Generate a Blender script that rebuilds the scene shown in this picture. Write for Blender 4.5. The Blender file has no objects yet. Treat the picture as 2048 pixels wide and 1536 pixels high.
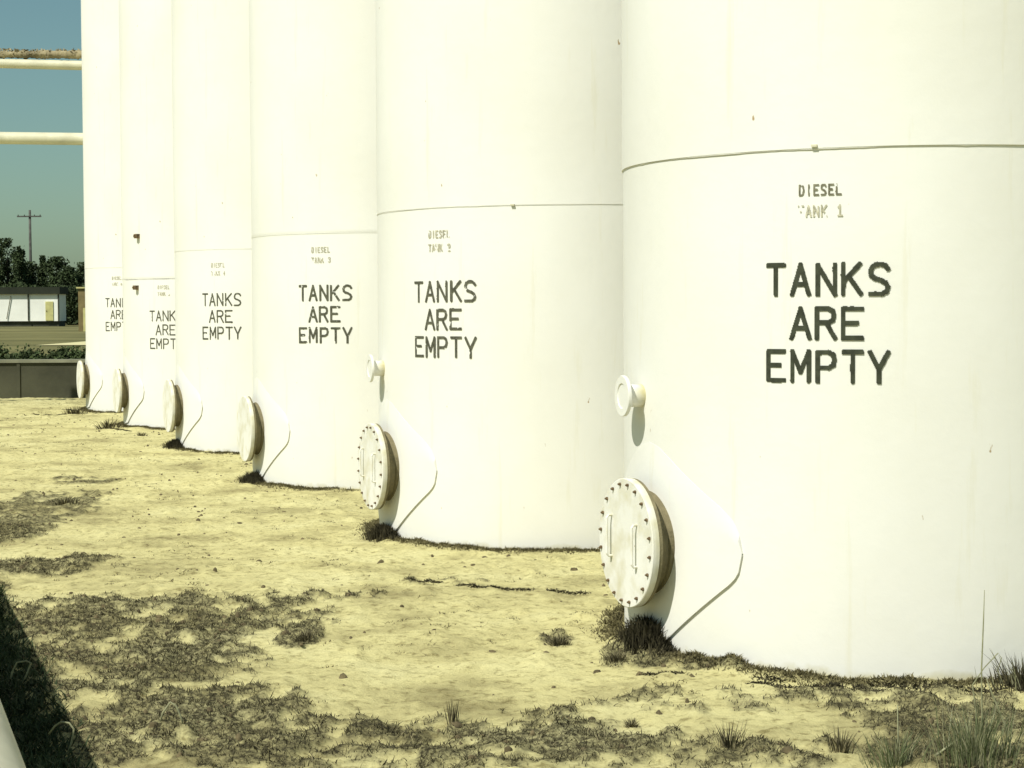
import bpy, math, random
import numpy as np
from mathutils import Matrix, Vector
random.seed(7)
RNG = np.random.default_rng(11)
C = bpy.context.scene.collection
R_ = math.radians

# ------------------------------------------------------------ camera figures
CAM_H, FPX, PITCH, ROLL = 1.64, 3696.8, 0.04047, -0.00466
ROW = 0.34156                      # bearing of the row of tanks, left of straight ahead
DIRV = np.array([-math.sin(ROW), math.cos(ROW)])     # along the row, away
PERP = np.array([math.cos(ROW), math.sin(ROW)])      # across the row, to the right
fw = np.array([0, math.cos(PITCH), -math.sin(PITCH)])
up0 = np.array([0, math.sin(PITCH), math.cos(PITCH)])
r0 = np.array([1., 0, 0])
rt = math.cos(ROLL)*r0 + math.sin(ROLL)*up0
up = -math.sin(ROLL)*r0 + math.cos(ROLL)*up0

def gp(px, py, z=0.0):
    "ground point seen at a place of the photograph"
    d = fw + (px-1024)/FPX*rt - (py-768)/FPX*up
    t = (z-CAM_H)/d[2]
    return float(d[0]*t), float(d[1]*t)

def at(px, py, Y):
    d = fw + (px-1024)/FPX*rt - (py-768)/FPX*up
    t = Y/d[1]
    return float(d[0]*t), float(Y), float(CAM_H+d[2]*t)

# ------------------------------------------------------------ helpers
def tag(o, label=None, cat=None, group=None, kind=None):
    if label: o['label'] = label
    if cat: o['category'] = cat
    if group: o['group'] = group
    if kind: o['kind'] = kind
    return o

def empty(name, loc, rz=0.0):
    o = bpy.data.objects.new(name, None)
    C.objects.link(o); o.location = loc; o.rotation_euler = (0, 0, rz)
    o.empty_display_size = .2
    return o

def link(name, me, mat=None, parent=None, smooth=False):
    if mat is not None: me.materials.append(mat)
    o = bpy.data.objects.new(name, me)
    C.objects.link(o)
    if parent is not None: o.parent = parent
    if smooth:
        me.shade_smooth()
    return o

def mesh(name, V, F):
    me = bpy.data.meshes.new(name)
    me.from_pydata([tuple(map(float, v)) for v in V], [], F)
    me.update()
    return me

class MB:
    def __init__(s): s.V = []; s.F = []
    def add(s, V, F):
        b = len(s.V); s.V += [tuple(map(float, v)) for v in V]
        s.F += [tuple(i+b for i in f) for f in F]
    def box(s, x0, x1, y0, y1, z0, z1):
        s.add([(x0,y0,z0),(x1,y0,z0),(x1,y1,z0),(x0,y1,z0),(x0,y0,z1),(x1,y0,z1),(x1,y1,z1),(x0,y1,z1)],
              [(3,2,1,0),(4,5,6,7),(0,1,5,4),(1,2,6,5),(2,3,7,6),(3,0,4,7)])
    def tube(s, pts, rad, n=12, caps=True):
        pts = [Vector(p) for p in pts]
        if not hasattr(rad, '__len__'): rad = [rad]*len(pts)
        rings = []
        prev = None
        for i, p in enumerate(pts):
            t = (pts[min(i+1, len(pts)-1)] - pts[max(i-1, 0)]).normalized()
            if prev is None:
                a = Vector((0,0,1)) if abs(t.z) < .9 else Vector((1,0,0))
                u = t.cross(a).normalized()
            else:
                u = (prev - t*prev.dot(t)).normalized()
            prev = u
            v = t.cross(u)
            rings.append([p + (u*math.cos(2*math.pi*k/n) + v*math.sin(2*math.pi*k/n))*rad[i] for k in range(n)])
        V = [q for r in rings for q in r]; F = []
        for i in range(len(rings)-1):
            for k in range(n):
                F.append((i*n+k, i*n+(k+1) % n, (i+1)*n+(k+1) % n, (i+1)*n+k))
        if caps:
            F.append(tuple(reversed(range(n)))); F.append(tuple((len(rings)-1)*n+k for k in range(n)))
        s.add(V, F)
    def build(s, name, mat, parent=None, smooth=False):
        return link(name, mesh(name, s.V, s.F), mat, parent, smooth)

def lathe(prof, n=48, jitter=None):
    "profile of (radius, z) turned about z"
    V = []; F = []
    for r, z in prof:
        for k in range(n):
            a = 2*math.pi*k/n
            V.append((r*math.cos(a), r*math.sin(a), z))
    for i in range(len(prof)-1):
        for k in range(n):
            F.append((i*n+k, i*n+(k+1) % n, (i+1)*n+(k+1) % n, (i+1)*n+k))
    return V, F

def auto_smooth(o, ang=35):
    me = o.data
    me.shade_smooth()
    me.set_sharp_from_angle(angle=R_(ang))

# numpy value noise ------------------------------------------------------
_T = RNG.random((256, 256))
def vnoise(x, y):
    xi = np.floor(x).astype(int); yi = np.floor(y).astype(int)
    fx = x-xi; fy = y-yi
    fx = fx*fx*(3-2*fx); fy = fy*fy*(3-2*fy)
    a = _T[xi & 255, yi & 255]; b = _T[(xi+1) & 255, yi & 255]
    c = _T[xi & 255, (yi+1) & 255]; d = _T[(xi+1) & 255, (yi+1) & 255]
    return (a*(1-fx)+b*fx)*(1-fy)+(c*(1-fx)+d*fx)*fy
def fbm(x, y, o=4):
    s = 0; a = .5; n = 0
    for i in range(o):
        s = s+a*vnoise(x*2**i+17.3*i, y*2**i+5.1*i); n += a; a *= .5
    return s/n

# ------------------------------------------------------------ materials
def newmat(name):
    m = bpy.data.materials.new(name); m.use_nodes = True
    nt = m.node_tree; b = nt.nodes['Principled BSDF']
    return m, nt, b

def N(nt, t, **kw):
    n = nt.nodes.new(t)
    for k, v in kw.items():
        if k in n.inputs: n.inputs[k].default_value = v
        else: setattr(n, k, v)
    return n

def simple(name, col, rough=.7, metal=0, var=.25, scale=8, bump=.0, bscale=60, spec=.3):
    m, nt, b = newmat(name)
    tc = N(nt, 'ShaderNodeTexCoord')
    no = N(nt, 'ShaderNodeTexNoise', Scale=scale, Detail=6.0)
    nt.links.new(tc.outputs['Object'], no.inputs['Vector'])
    cr = N(nt, 'ShaderNodeValToRGB')
    cr.color_ramp.elements[0].position = .3; cr.color_ramp.elements[1].position = .7
    cr.color_ramp.elements[0].color = [c*(1-var) for c in col]+[1]
    cr.color_ramp.elements[1].color = [min(1, c*(1+var)) for c in col]+[1]
    nt.links.new(no.outputs['Fac'], cr.inputs['Fac'])
    nt.links.new(cr.outputs['Color'], b.inputs['Base Color'])
    b.inputs['Roughness'].default_value = rough; b.inputs['Metallic'].default_value = metal
    b.inputs['Specular IOR Level'].default_value = spec
    if bump:
        n2 = N(nt, 'ShaderNodeTexNoise', Scale=bscale, Detail=5.0)
        nt.links.new(tc.outputs['Object'], n2.inputs['Vector'])
        bm = N(nt, 'ShaderNodeBump', Strength=bump, Distance=.02)
        nt.links.new(n2.outputs['Fac'], bm.inputs['Height']); nt.links.new(bm.outputs['Normal'], b.inputs['Normal'])
    return m

def tank_paint():
    m, nt, b = newmat('white_tank_paint')
    L = nt.links.new
    tc = N(nt, 'ShaderNodeTexCoord')
    # chalky paint, broad yellowing
    n1 = N(nt, 'ShaderNodeTexNoise', Scale=.9, Detail=5.0, Roughness=.6)
    L(tc.outputs['Object'], n1.inputs['Vector'])
    c1 = N(nt, 'ShaderNodeValToRGB')
    c1.color_ramp.elements[0].position = .3; c1.color_ramp.elements[1].position = .7
    c1.color_ramp.elements[0].color = (.71, .70, .645, 1); c1.color_ramp.elements[1].color = (.76, .755, .72, 1)
    L(n1.outputs['Fac'], c1.inputs['Fac'])
    # vertical run marks
    mp = N(nt, 'ShaderNodeMapping'); mp.inputs['Scale'].default_value = (7, 7, .55)
    L(tc.outputs['Object'], mp.inputs['Vector'])
    n2 = N(nt, 'ShaderNodeTexNoise', Scale=1.6, Detail=6.0, Roughness=.65)
    L(mp.outputs['Vector'], n2.inputs['Vector'])
    c2 = N(nt, 'ShaderNodeValToRGB')
    c2.color_ramp.elements[0].position = .60; c2.color_ramp.elements[0].color = (0, 0, 0, 1)
    c2.color_ramp.elements[1].position = .80; c2.color_ramp.elements[1].color = (1, 1, 1, 1)
    L(n2.outputs['Fac'], c2.inputs['Fac'])
    mx = N(nt, 'ShaderNodeMixRGB'); mx.blend_type = 'MIX'
    mx.inputs['Color2'].default_value = (.62, .59, .42, 1)
    mu = N(nt, 'ShaderNodeMath', operation='MULTIPLY'); mu.inputs[1].default_value = .5
    L(c2.outputs['Color'], mu.inputs[0]); L(mu.outputs[0], mx.inputs['Fac']); L(c1.outputs['Color'], mx.inputs['Color1'])
    # small rust chips
    mp3 = N(nt, 'ShaderNodeMapping'); mp3.inputs['Scale'].default_value = (1, 1, .55)
    L(tc.outputs['Object'], mp3.inputs['Vector'])
    n3 = N(nt, 'ShaderNodeTexNoise', Scale=15.0, Detail=3.0, Roughness=.5)
    L(mp3.outputs['Vector'], n3.inputs['Vector'])
    c3 = N(nt, 'ShaderNodeValToRGB')
    c3.color_ramp.elements[0].position = .752; c3.color_ramp.elements[0].color = (0, 0, 0, 1)
    c3.color_ramp.elements[1].position = .785; c3.color_ramp.elements[1].color = (1, 1, 1, 1)
    L(n3.outputs['Fac'], c3.inputs['Fac'])
    m3 = N(nt, 'ShaderNodeMixRGB'); m3.inputs['Color2'].default_value = (.35, .25, .13, 1)
    L(c3.outputs['Color'], m3.inputs['Fac']); L(mx.outputs['Color'], m3.inputs['Color1'])
    # splashed soil near the foot
    sp = N(nt, 'ShaderNodeSeparateXYZ'); L(tc.outputs['Object'], sp.inputs[0])
    n4 = N(nt, 'ShaderNodeTexNoise', Scale=9.0, Detail=6.0); L(tc.outputs['Object'], n4.inputs['Vector'])
    a4 = N(nt, 'ShaderNodeMath', operation='MULTIPLY_ADD'); a4.inputs[1].default_value = -.14; a4.inputs[2].default_value = .115
    L(n4.outputs['Fac'], a4.inputs[0])
    s4 = N(nt, 'ShaderNodeMath', operation='SUBTRACT'); L(a4.outputs[0], s4.inputs[0]); L(sp.outputs['Z'], s4.inputs[1])
    k4 = N(nt, 'ShaderNodeMath', operation='MULTIPLY'); k4.use_clamp = True; k4.inputs[1].default_value = 16
    L(s4.outputs[0], k4.inputs[0])
    m4 = N(nt, 'ShaderNodeMixRGB'); m4.inputs['Color2'].default_value = (.50, .46, .27, 1)
    L(k4.outputs[0], m4.inputs['Fac']); L(m3.outputs['Color'], m4.inputs['Color1'])
    L(m4.outputs['Color'], b.inputs['Base Color'])
    b.inputs['Roughness'].default_value = .62; b.inputs['Specular IOR Level'].default_value = .25
    nb = N(nt, 'ShaderNodeTexNoise', Scale=3.5, Detail=8.0, Roughness=.6); L(tc.outputs['Object'], nb.inputs['Vector'])
    bm = N(nt, 'ShaderNodeBump', Strength=.35, Distance=.012); L(nb.outputs['Fac'], bm.inputs['Height'])
    L(bm.outputs['Normal'], b.inputs['Normal'])
    return m

def ground_mat():
    m, nt, b = newmat('sandy_ground')
    L = nt.links.new
    tc = N(nt, 'ShaderNodeTexCoord')
    n1 = N(nt, 'ShaderNodeTexNoise', Scale=1.1, Detail=9.0, Roughness=.68)
    L(tc.outputs['Object'], n1.inputs['Vector'])
    c1 = N(nt, 'ShaderNodeValToRGB'); e = c1.color_ramp.elements
    e[0].position = .32; e[0].color = (.28, .245, .115, 1)
    e[1].position = .68; e[1].color = (.64, .595, .315, 1)
    k = e.new(.5); k.color = (.56, .51, .25, 1)
    L(n1.outputs['Fac'], c1.inputs['Fac'])
    n2 = N(nt, 'ShaderNodeTexNoise', Scale=17.0, Detail=10.0, Roughness=.74); L(tc.outputs['Object'], n2.inputs['Vector'])
    c2 = N(nt, 'ShaderNodeValToRGB'); e = c2.color_ramp.elements
    e[0].position = .36; e[0].color = (.34, .31, .24, 1); e[1].position = .49; e[1].color = (1, 1, 1, 1)
    L(n2.outputs['Fac'], c2.inputs['Fac'])
    mm = N(nt, 'ShaderNodeMixRGB'); mm.blend_type = 'MULTIPLY'; mm.inputs['Fac'].default_value = .75
    L(c1.outputs['Color'], mm.inputs['Color1']); L(c2.outputs['Color'], mm.inputs['Color2'])
    # ground cover patches (attribute: low weeds, plus painted shade along the corner pipe)
    at_ = N(nt, 'ShaderNodeAttribute', attribute_name='weeds')
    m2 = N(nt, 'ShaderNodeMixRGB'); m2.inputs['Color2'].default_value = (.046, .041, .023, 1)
    n9 = N(nt, 'ShaderNodeTexNoise', Scale=31.0, Detail=7.0, Roughness=.75); L(tc.outputs['Object'], n9.inputs['Vector'])
    q9 = N(nt, 'ShaderNodeMapRange'); q9.inputs['From Min'].default_value = .36; q9.inputs['From Max'].default_value = .62
    q9.inputs['To Min'].default_value = .42; q9.inputs['To Max'].default_value = 1.25
    L(n9.outputs['Fac'], q9.inputs['Value'])
    f9 = N(nt, 'ShaderNodeMath', operation='MULTIPLY'); f9.use_clamp = True
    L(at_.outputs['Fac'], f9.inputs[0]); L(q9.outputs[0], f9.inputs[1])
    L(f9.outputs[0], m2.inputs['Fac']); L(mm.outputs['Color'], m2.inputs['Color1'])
    # far fields: olive grass
    sp = N(nt, 'ShaderNodeSeparateXYZ'); L(tc.outputs['Object'], sp.inputs[0])
    mr = N(nt, 'ShaderNodeMapRange'); mr.inputs['From Min'].default_value = 34; mr.inputs['From Max'].default_value = 44
    L(sp.outputs['Y'], mr.inputs['Value'])
    nf = N(nt, 'ShaderNodeTexNoise', Scale=.08, Detail=8.0, Roughness=.65); L(tc.outputs['Object'], nf.inputs['Vector'])
    cf = N(nt, 'ShaderNodeValToRGB'); e = cf.color_ramp.elements
    e[0].position = .35; e[0].color = (.095, .095, .040, 1); e[1].position = .62; e[1].color = (.20, .185, .080, 1)
    L(nf.outputs['Fac'], cf.inputs['Fac'])
    m3 = N(nt, 'ShaderNodeMixRGB'); L(mr.outputs[0], m3.inputs['Fac'])
    L(m2.outputs['Color'], m3.inputs['Color1']); L(cf.outputs['Color'], m3.inputs['Color2'])
    L(m3.outputs['Color'], b.inputs['Base Color'])
    b.inputs['Roughness'].default_value = .95; b.inputs['Specular IOR Level'].default_value = .1
    nb = N(nt, 'ShaderNodeTexNoise', Scale=38.0, Detail=8.0, Roughness=.72); L(tc.outputs['Object'], nb.inputs['Vector'])
    bm = N(nt, 'ShaderNodeBump', Strength=.8, Distance=.02); L(nb.outputs['Fac'], bm.inputs['Height'])
    L(bm.outputs['Normal'], b.inputs['Normal'])
    return m

M = {}
M['tank'] = tank_paint()
M['white'] = simple('white_paint', (.76, .75, .66), .55, var=.05, scale=5)
M['ink'] = simple('black_lettering', (.040, .045, .028), .8, var=.4, scale=30)
M['ink_faded'] = simple('faded_lettering', (.42, .40, .30), .9, var=.35, scale=60)
M['neck'] = simple('grimy_neck_steel', (.19, .165, .095), .85, var=.35, scale=9, bump=.3, bscale=60)
M['rust'] = simple('rusty_steel', (.16, .11, .06), .8, var=.5, scale=40, bump=.4)
M['ground'] = ground_mat()
M['path'] = simple('dirt_track', (.60, .55, .30), .95, var=.2, scale=.3)
M['dark_wall'] = simple('stained_dark_concrete', (.058, .058, .036), .9, var=.35, scale=1.3, bump=.4, bscale=8)
M['cap'] = simple('pale_concrete', (.20, .20, .14), .9, var=.2, scale=3)
M['pipe_white'] = simple('white_pipe_paint', (.56, .54, .40), .55, var=.12, scale=4, bump=.15, bscale=15)
M['grass_dry'] = simple('dry_weed', (.24, .21, .12), .85, var=.5, scale=25, spec=.1)
M['grass_dark'] = simple('brown_weed', (.054, .049, .028), .9, var=.5, scale=20, spec=.1)
M['grass_green'] = simple('green_blade', (.095, .115, .050), .7, var=.4, scale=25, spec=.25)
M['stalk'] = simple('pale_stalk', (.24, .24, .14), .7, var=.3, scale=40, spec=.3)
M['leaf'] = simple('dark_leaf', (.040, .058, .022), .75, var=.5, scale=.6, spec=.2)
M['leaf2'] = simple('shrub_leaf', (.060, .085, .030), .75, var=.5, scale=2, spec=.2)
M['bark'] = simple('bark', (.10, .075, .05), .95, var=.4, scale=6)
M['pole'] = simple('weathered_pole_wood', (.085, .085, .075), .9, var=.3, scale=3)
M['trailer'] = simple('white_trailer_panel', (.80, .80, .74), .6, var=.08, scale=.6)
M['dark'] = simple('dark_trim', (.045, .048, .032), .85, var=.3, scale=1)
M['roof'] = simple('dark_roof_felt', (.022, .026, .016), .9, var=.3, scale=1)
M['olive'] = simple('olive_door_paint', (.50, .47, .20), .7, var=.15, scale=2)
M['tan'] = simple('tan_shed_board', (.19, .15, .065), .85, var=.25, scale=2)
M['vine'] = simple('torn_wrapping', (.21, .18, .11), .9, var=.6, scale=3.5, spec=.1)
M['grass_mid'] = simple('foot_weed', (.12, .105, .052), .9, var=.5, scale=20, spec=.1)
M['dead'] = simple('dead_weed', (.045, .040, .023), .9, var=.5, scale=15, spec=.1)
M['soil'] = simple('dark_soil_lump', (.11, .088, .045), .95, var=.45, scale=20, bump=.6, bscale=50)

# ------------------------------------------------------------ tanks: where they stand
RAD = 1.39323
pos = np.array([1.96609, 9.4319]); TANKS = [pos]
for s in (4.68642, 4.59224, 4.57595, 4.5847, 4.56493):
    pos = pos + s*DIRV; TANKS.append(pos)

# ------------------------------------------------------------ ground
# patches of low weeds: (x, y, half width, half depth, strength)
def pe(px, py, hw, hh, s=1.0):
    x, y = gp(px, py)
    x1, _ = gp(px+hw, py)
    _, ya = gp(px, py-hh); _, yb = gp(px, py+hh)
    return (x, y, abs(x1-x), (ya-yb)/2, s)
PATCH = [pe(20,1040,120,60), pe(80,1135,150,18,.9), pe(330,1235,300,42), pe(200,1330,280,65), pe(350,1450,260,80),
         pe(740,1490,300,60,.85), pe(1090,1470,150,60,.8), pe(1420,1400,230,26,.5), pe(1750,1395,260,22,.7),
         pe(1940,1480,220,75,1.2), pe(1290,1308,95,20,1.), pe(1420,1328,90,14,.8), pe(2080,1345,90,22,1.),
         pe(170,958,60,7,.8), pe(600,1265,45,22,.9), pe(1400,1500,260,40,.6), pe(1115,1272,36,14,1),
         pe(880,1165,80,7,.45), pe(60,1262,90,60,.8), pe(660,1195,180,10,.15)]
def weed_shade_mask(x, y):
    d = np.zeros_like(x)
    for cx, cy, a, b_, s in PATCH:
        q = ((x-cx)/a)**2+((y-cy)/b_)**2
        d = np.maximum(d, s*np.clip(1.5-q, 0, 1))
    u_ = x*PERP[0]+y*PERP[1]
    d = np.maximum(d, 1.35*np.clip(1-np.abs(u_-.52)/.34, 0, 1)*(y < 16))  # shadow band of the corner pipe, darkened through the weed mask
    n = fbm(x*3.1+40, y*2.4+9, 4)
    n2 = fbm(x*13+4, y*8+19, 4)
    return np.clip((d*1.55-.38-(n-.5)*2.2-(n2-.5)*4.0)*1.05, 0, 1)*(d > .02)

def ring_mask(x, y):
    "rough strip of spoil and weeds round each tank foot"
    d = np.zeros_like(x)
    for c in TANKS:
        q = np.hypot(x-c[0], y-c[1])-RAD
        d = np.maximum(d, np.clip(1-np.abs(q-.03)/.13, 0, 1))
    return d

def gheight(x, y):
    near = np.clip((60-y)/25, 0, 1)*np.clip((y+2)/4, 0, 1)
    h = (fbm(x*.45, y*.45, 3)-.5)*.05
    h += (fbm(x*2.2+7, y*1.5+3, 4)-.5)*.045
    n = fbm(x*8+1, y*5.5+2, 3)
    h += (n-.5)*.018
    h += np.clip(n-.60, 0, 1)*.06
    w = weed_shade_mask(x, y)
    h += w*.034*np.clip(fbm(x*11, y*9, 3)*2-.55, 0, 1)
    h += (fbm(x*26, y*20, 2)-.5)*.013
    h += ring_mask(x, y)*(.026*fbm(x*6, y*6, 3)+.004)
    # spoil heaped below the nearest manhole
    mx, my = gp(1272, 1292)
    h += .05*np.exp(-(((x-mx)/.16)**2+((y-my)/.20)**2))
    for c in TANKS:                       # level under the tanks
        q = np.clip((np.hypot(x-c[0], y-c[1])-RAD+.05)/.10, 0, 1)
        h = h*(.25+.75*q)
    return h*near

def axis(segs):
    out = []
    for a, b_, n in segs: out += list(np.linspace(a, b_, n, endpoint=False))
    return np.array(out+[segs[-1][1]])
xs = axis([(-4000,-200,10),(-200,-20,24),(-20,-10,50),(-10,-4.5,120),(-4.5,3.5,400),(3.5,7,70),(7,30,40),(30,300,20),(300,4000,10)])
ys = axis([(-600,-10,14),(-10,5.8,60),(5.8,12,310),(12,22,250),(22,40,180),(40,80,60),(80,400,60),(400,6000,20)])
X, Y = np.meshgrid(xs, ys)
Zg = gheight(X, Y)
nx, ny = len(xs), len(ys)
gme = bpy.data.meshes.new('ground')
co = np.stack([X, Y, Zg], -1).reshape(-1, 3)
idx = np.arange(nx*ny).reshape(ny, nx)
quads = np.stack([idx[:-1, :-1], idx[:-1, 1:], idx[1:, 1:], idx[1:, :-1]], -1).reshape(-1, 4)
gme.vertices.add(len(co)); gme.vertices.foreach_set('co', co.ravel())
gme.loops.add(quads.size); gme.loops.foreach_set('vertex_index', quads.ravel())
gme.polygons.add(len(quads)); gme.polygons.foreach_set('loop_start', np.arange(0, quads.size, 4))
gme.update(calc_edges=True); gme.validate()
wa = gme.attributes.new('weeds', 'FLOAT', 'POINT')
wv = np.clip(weed_shade_mask(X, Y)*.85+ring_mask(X, Y)*.65*(fbm(X*7, Y*7, 2) > .35), 0, 1)
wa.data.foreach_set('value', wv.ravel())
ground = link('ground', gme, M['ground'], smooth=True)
tag(ground, kind='structure')

# ------------------------------------------------------------ stencilled lettering
G = {
 'T': [[(0,1),(1,1)],[(.5,1),(.5,0)]],
 'A': [[(0,0),(.5,1),(1,0)],[(.2,.33),(.8,.33)]],
 'N': [[(0,0),(0,1),(1,0),(1,1)]],
 'K': [[(0,0),(0,1)],[(.95,1),(.03,.42)],[(.3,.6),(1,0)]],
 'S': [[(.98,.84),(.84,.96),(.6,1),(.35,1),(.12,.92),(.02,.78),(.06,.62),(.25,.53),(.6,.46),(.88,.36),(.98,.22),(.9,.08),(.65,0),(0,0)]],
 'R': [[(0,0),(0,1),(.62,1),(.86,.92),(.93,.76),(.86,.60),(.62,.52),(0,.52)],[(.5,.52),(.98,0)]],
 'E': [[(1,1),(0,1),(0,0),(1,0)],[(0,.52),(.72,.52)]],
 'M': [[(0,0),(0,1),(.5,.3),(1,1),(1,0)]],
 'P': [[(0,0),(0,1),(.65,1),(.9,.92),(.98,.75),(.9,.56),(.65,.47),(0,.47)]],
 'Y': [[(0,1),(.5,.42),(1,1)],[(.5,.42),(.5,0)]],
 'D': [[(0,0),(0,1),(.55,1),(.88,.85),(1,.5),(.88,.15),(.55,0),(0,0)]],
 'I': [[(.5,0),(.5,1)]],
 'L': [[(0,1),(0,0),(1,0)]],
 '1': [[(.15,.8),(.5,1),(.5,0)],[(.1,0),(.9,0)]],
 '2': [[(.02,.8),(.2,.97),(.5,1),(.8,.96),(.95,.78),(.85,.55),(0,0),(1,0)]],
 '3': [[(.02,.9),(.3,1),(.7,1),(.93,.8),(.8,.57),(.4,.52)],[(.8,.5),(.98,.28),(.8,.05),(.4,0),(0,.1)]],
 '4': [[(.75,0),(.75,1),(0,.33),(1,.33)]],
 '5': [[(.95,1),(.1,1),(.05,.56),(.6,.6),(.95,.4),(.9,.1),(.5,0),(0,.08)]],
 '6': [[(.9,.95),(.5,1),(.1,.75),(0,.35),(.15,.05),(.5,0),(.9,.1),(.97,.35),(.8,.55),(.4,.57),(.05,.42)]],
}
def lettering(lines, cell, hwid, wear, seed, jit=0):
    """lines: (text, left, pitch, letter width, z bottom, height); returns a mesh wrapped on the shell,
    facing -Y at angle 0 (s is measured along the shell)"""
    segs = []
    jr = random.Random(seed)
    for text, left, pitch, lw, zb, hh in lines:
        for i, ch in enumerate(text):
            if ch == ' ': continue
            jx, jz = jr.uniform(-jit, jit), jr.uniform(-jit, jit)*.6
            for pl in G[ch]:
                for (a, b_), (c, d) in zip(pl[:-1], pl[1:]):
                    f = lambda u, v: (jx+left+i*pitch+hwid+u*(lw-2*hwid), jz+zb+hwid+v*(hh-2*hwid))
                    segs.append(f(a, b_)+f(c, d))
    segs = np.array(segs)
    s0, s1 = segs[:, [0, 2]].min()-.02, segs[:, [0, 2]].max()+.02
    z0, z1 = segs[:, [1, 3]].min()-.02, segs[:, [1, 3]].max()+.02
    S = np.arange(s0, s1, cell); Zz = np.arange(z0, z1, cell)
    SS, ZZ = np.meshgrid(S+cell/2, Zz+cell/2)
    D = np.full(SS.shape, 9.)
    for x0, y0, x1, y1 in segs:
        dx, dy = x1-x0, y1-y0; l = math.hypot(dx, dy)
        t = ((SS-x0)*dx+(ZZ-y0)*dy)/(l*l)
        tc = np.clip(t, 0, 1)
        # square-ish brush ends
        dd = np.maximum(np.abs((SS-x0)*dy-(ZZ-y0)*dx)/l, np.maximum(-t, t-1)*l)
        rd = np.hypot(SS-x0-tc*dx, ZZ-y0-tc*dy)
        D = np.minimum(D, .5*(dd+rd))
    n = fbm(SS*60+seed, ZZ*60, 2)-.5
    on = D < hwid*(1+.10*n)
    if wear: on &= fbm(SS*45+seed*3, ZZ*45+seed, 2) > wear
    V = {}; F = []; VL = []
    def vid(i, j):
        if (i, j) not in V:
            V[(i, j)] = len(VL); s = S[0]+j*cell; z = Zz[0]+i*cell; r = RAD+.0035; a = s/RAD
            VL.append((r*math.sin(a), -r*math.cos(a), z))
        return V[(i, j)]
    for i, j in zip(*np.nonzero(on)):
        F.append((vid(i, j), vid(i, j+1), vid(i+1, j+1), vid(i+1, j)))
    return mesh('lettering', VL, F)

W = .098; PT = .1168
def centred(text, zb, hh, pitch=PT, w=W): 
    tot = (len(text)-1)*pitch+w
    return (text, -tot/2, pitch, w, zb, hh)
def big(i): return lettering([centred('TANKS', 1.690, .150), (('ARE'), -.172, .118, .104, 1.4965, .150), centred('EMPTY', 1.3055, .150, .1168)], .0036, .0105*(1, .9, 1, .85, .8, .85)[i], 0 if i == 0 else .20, 3+i, .0030)
SEAM_Z = 2.343

# ------------------------------------------------------------ one tank
STEP = (.0072, .0028, .0012, .0016, .0012, .0016)
def shell_mesh(seam, seed):
    n = 288
    zs = [0, .03, .15, .35, .6, .9, 1.2, 1.5, 1.8, 2.1, seam-.02, seam-.003]
    zs2 = [seam, seam+.03, seam+.3, 3, 3.5, 4, 4.7, 5.5, 6.3, 7.1, 7.8, 8.4]
    prof = [(RAD, z) for z in zs]+[(RAD+STEP[seed-1], z) for z in zs2]
    V = []; F = []
    rs = np.random.default_rng(seed)
    for r, z in prof:
        for k in range(n):
            a = 2*math.pi*k/n
            w = .0010*math.sin(3*a+z*1.7+seed)+.0006*math.sin(7*a-z*2.3+2*seed)
            V.append(((r+w)*math.cos(a), (r+w)*math.sin(a), z))
    for i in range(len(prof)-1):
        for k in range(n):
            F.append((i*n+k, i*n+(k+1) % n, (i+1)*n+(k+1) % n, (i+1)*n+k))
    return mesh('shell', V, F)

def bead_mesh(seam, seed, k_=1):
    "irregular weld line under the lap of the upper plates"
    n = 520; rs = np.random.default_rng(seed)
    V = []; F = []
    lo = np.interp(np.arange(n), np.arange(0, n+13, 13), rs.uniform(0, 1, len(np.arange(0, n+13, 13))))
    for k in range(n):
        a = 2*math.pi*k/n
        t = k_*(.0010+.0055*max(0, lo[k]-.45)+rs.uniform(0, .0008))
        for dr, dz in ((.0005, t), (t+.0015, .0), (.0005, -t*1.2)):
            V.append(((RAD+dr+.001)*math.cos(a), (RAD+dr+.001)*math.sin(a), seam-.004+dz))
    for k in range(n):
        for j in range(2):
            a, b_ = k*3+j, ((k+1) % n)*3+j
            F.append((a, b_, b_+1, a+1))
    return mesh('weld_seam', V, F)

def hexbolt(rad=.0085, h=.016):
    mb = MB()
    for (r, z0, z1, n) in ((rad, 0, h*.6, 6), (rad*.55, h*.6, h, 8)):
        V = [(r*math.cos(2*math.pi*k/n), r*math.sin(2*math.pi*k/n), z) for z in (z0, z1) for k in range(n)]
        mb.add(V, [(k, (k+1) % n, n+(k+1) % n, n+k) for k in range(n)]+[tuple(range(n, 2*n)), tuple(reversed(range(n)))])
    return mesh('bolt', mb.V, mb.F)
BOLT = hexbolt(); BOLT.materials.append(M['rust'])

MANHOLE_A = 69.0      # bearing of the manhole, degrees from -Y towards -X
NECK_L, NECK_R, NECK_Z, COVER_R = .118, .245, .520, .312

def frame_at(deg, r, z):
    "matrix whose local +Z points outwards from the shell at that bearing; local Y is up"
    t = R_(deg); n = Vector((-math.sin(t), -math.cos(t), 0)); upv = Vector((0, 0, 1)); xr = upv.cross(n)
    m = Matrix.Identity(4)
    for i in range(3):
        m[i][0] = xr[i]; m[i][1] = upv[i]; m[i][2] = n[i]
    m.translation = n*r+Vector((0, 0, z))
    return m

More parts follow.
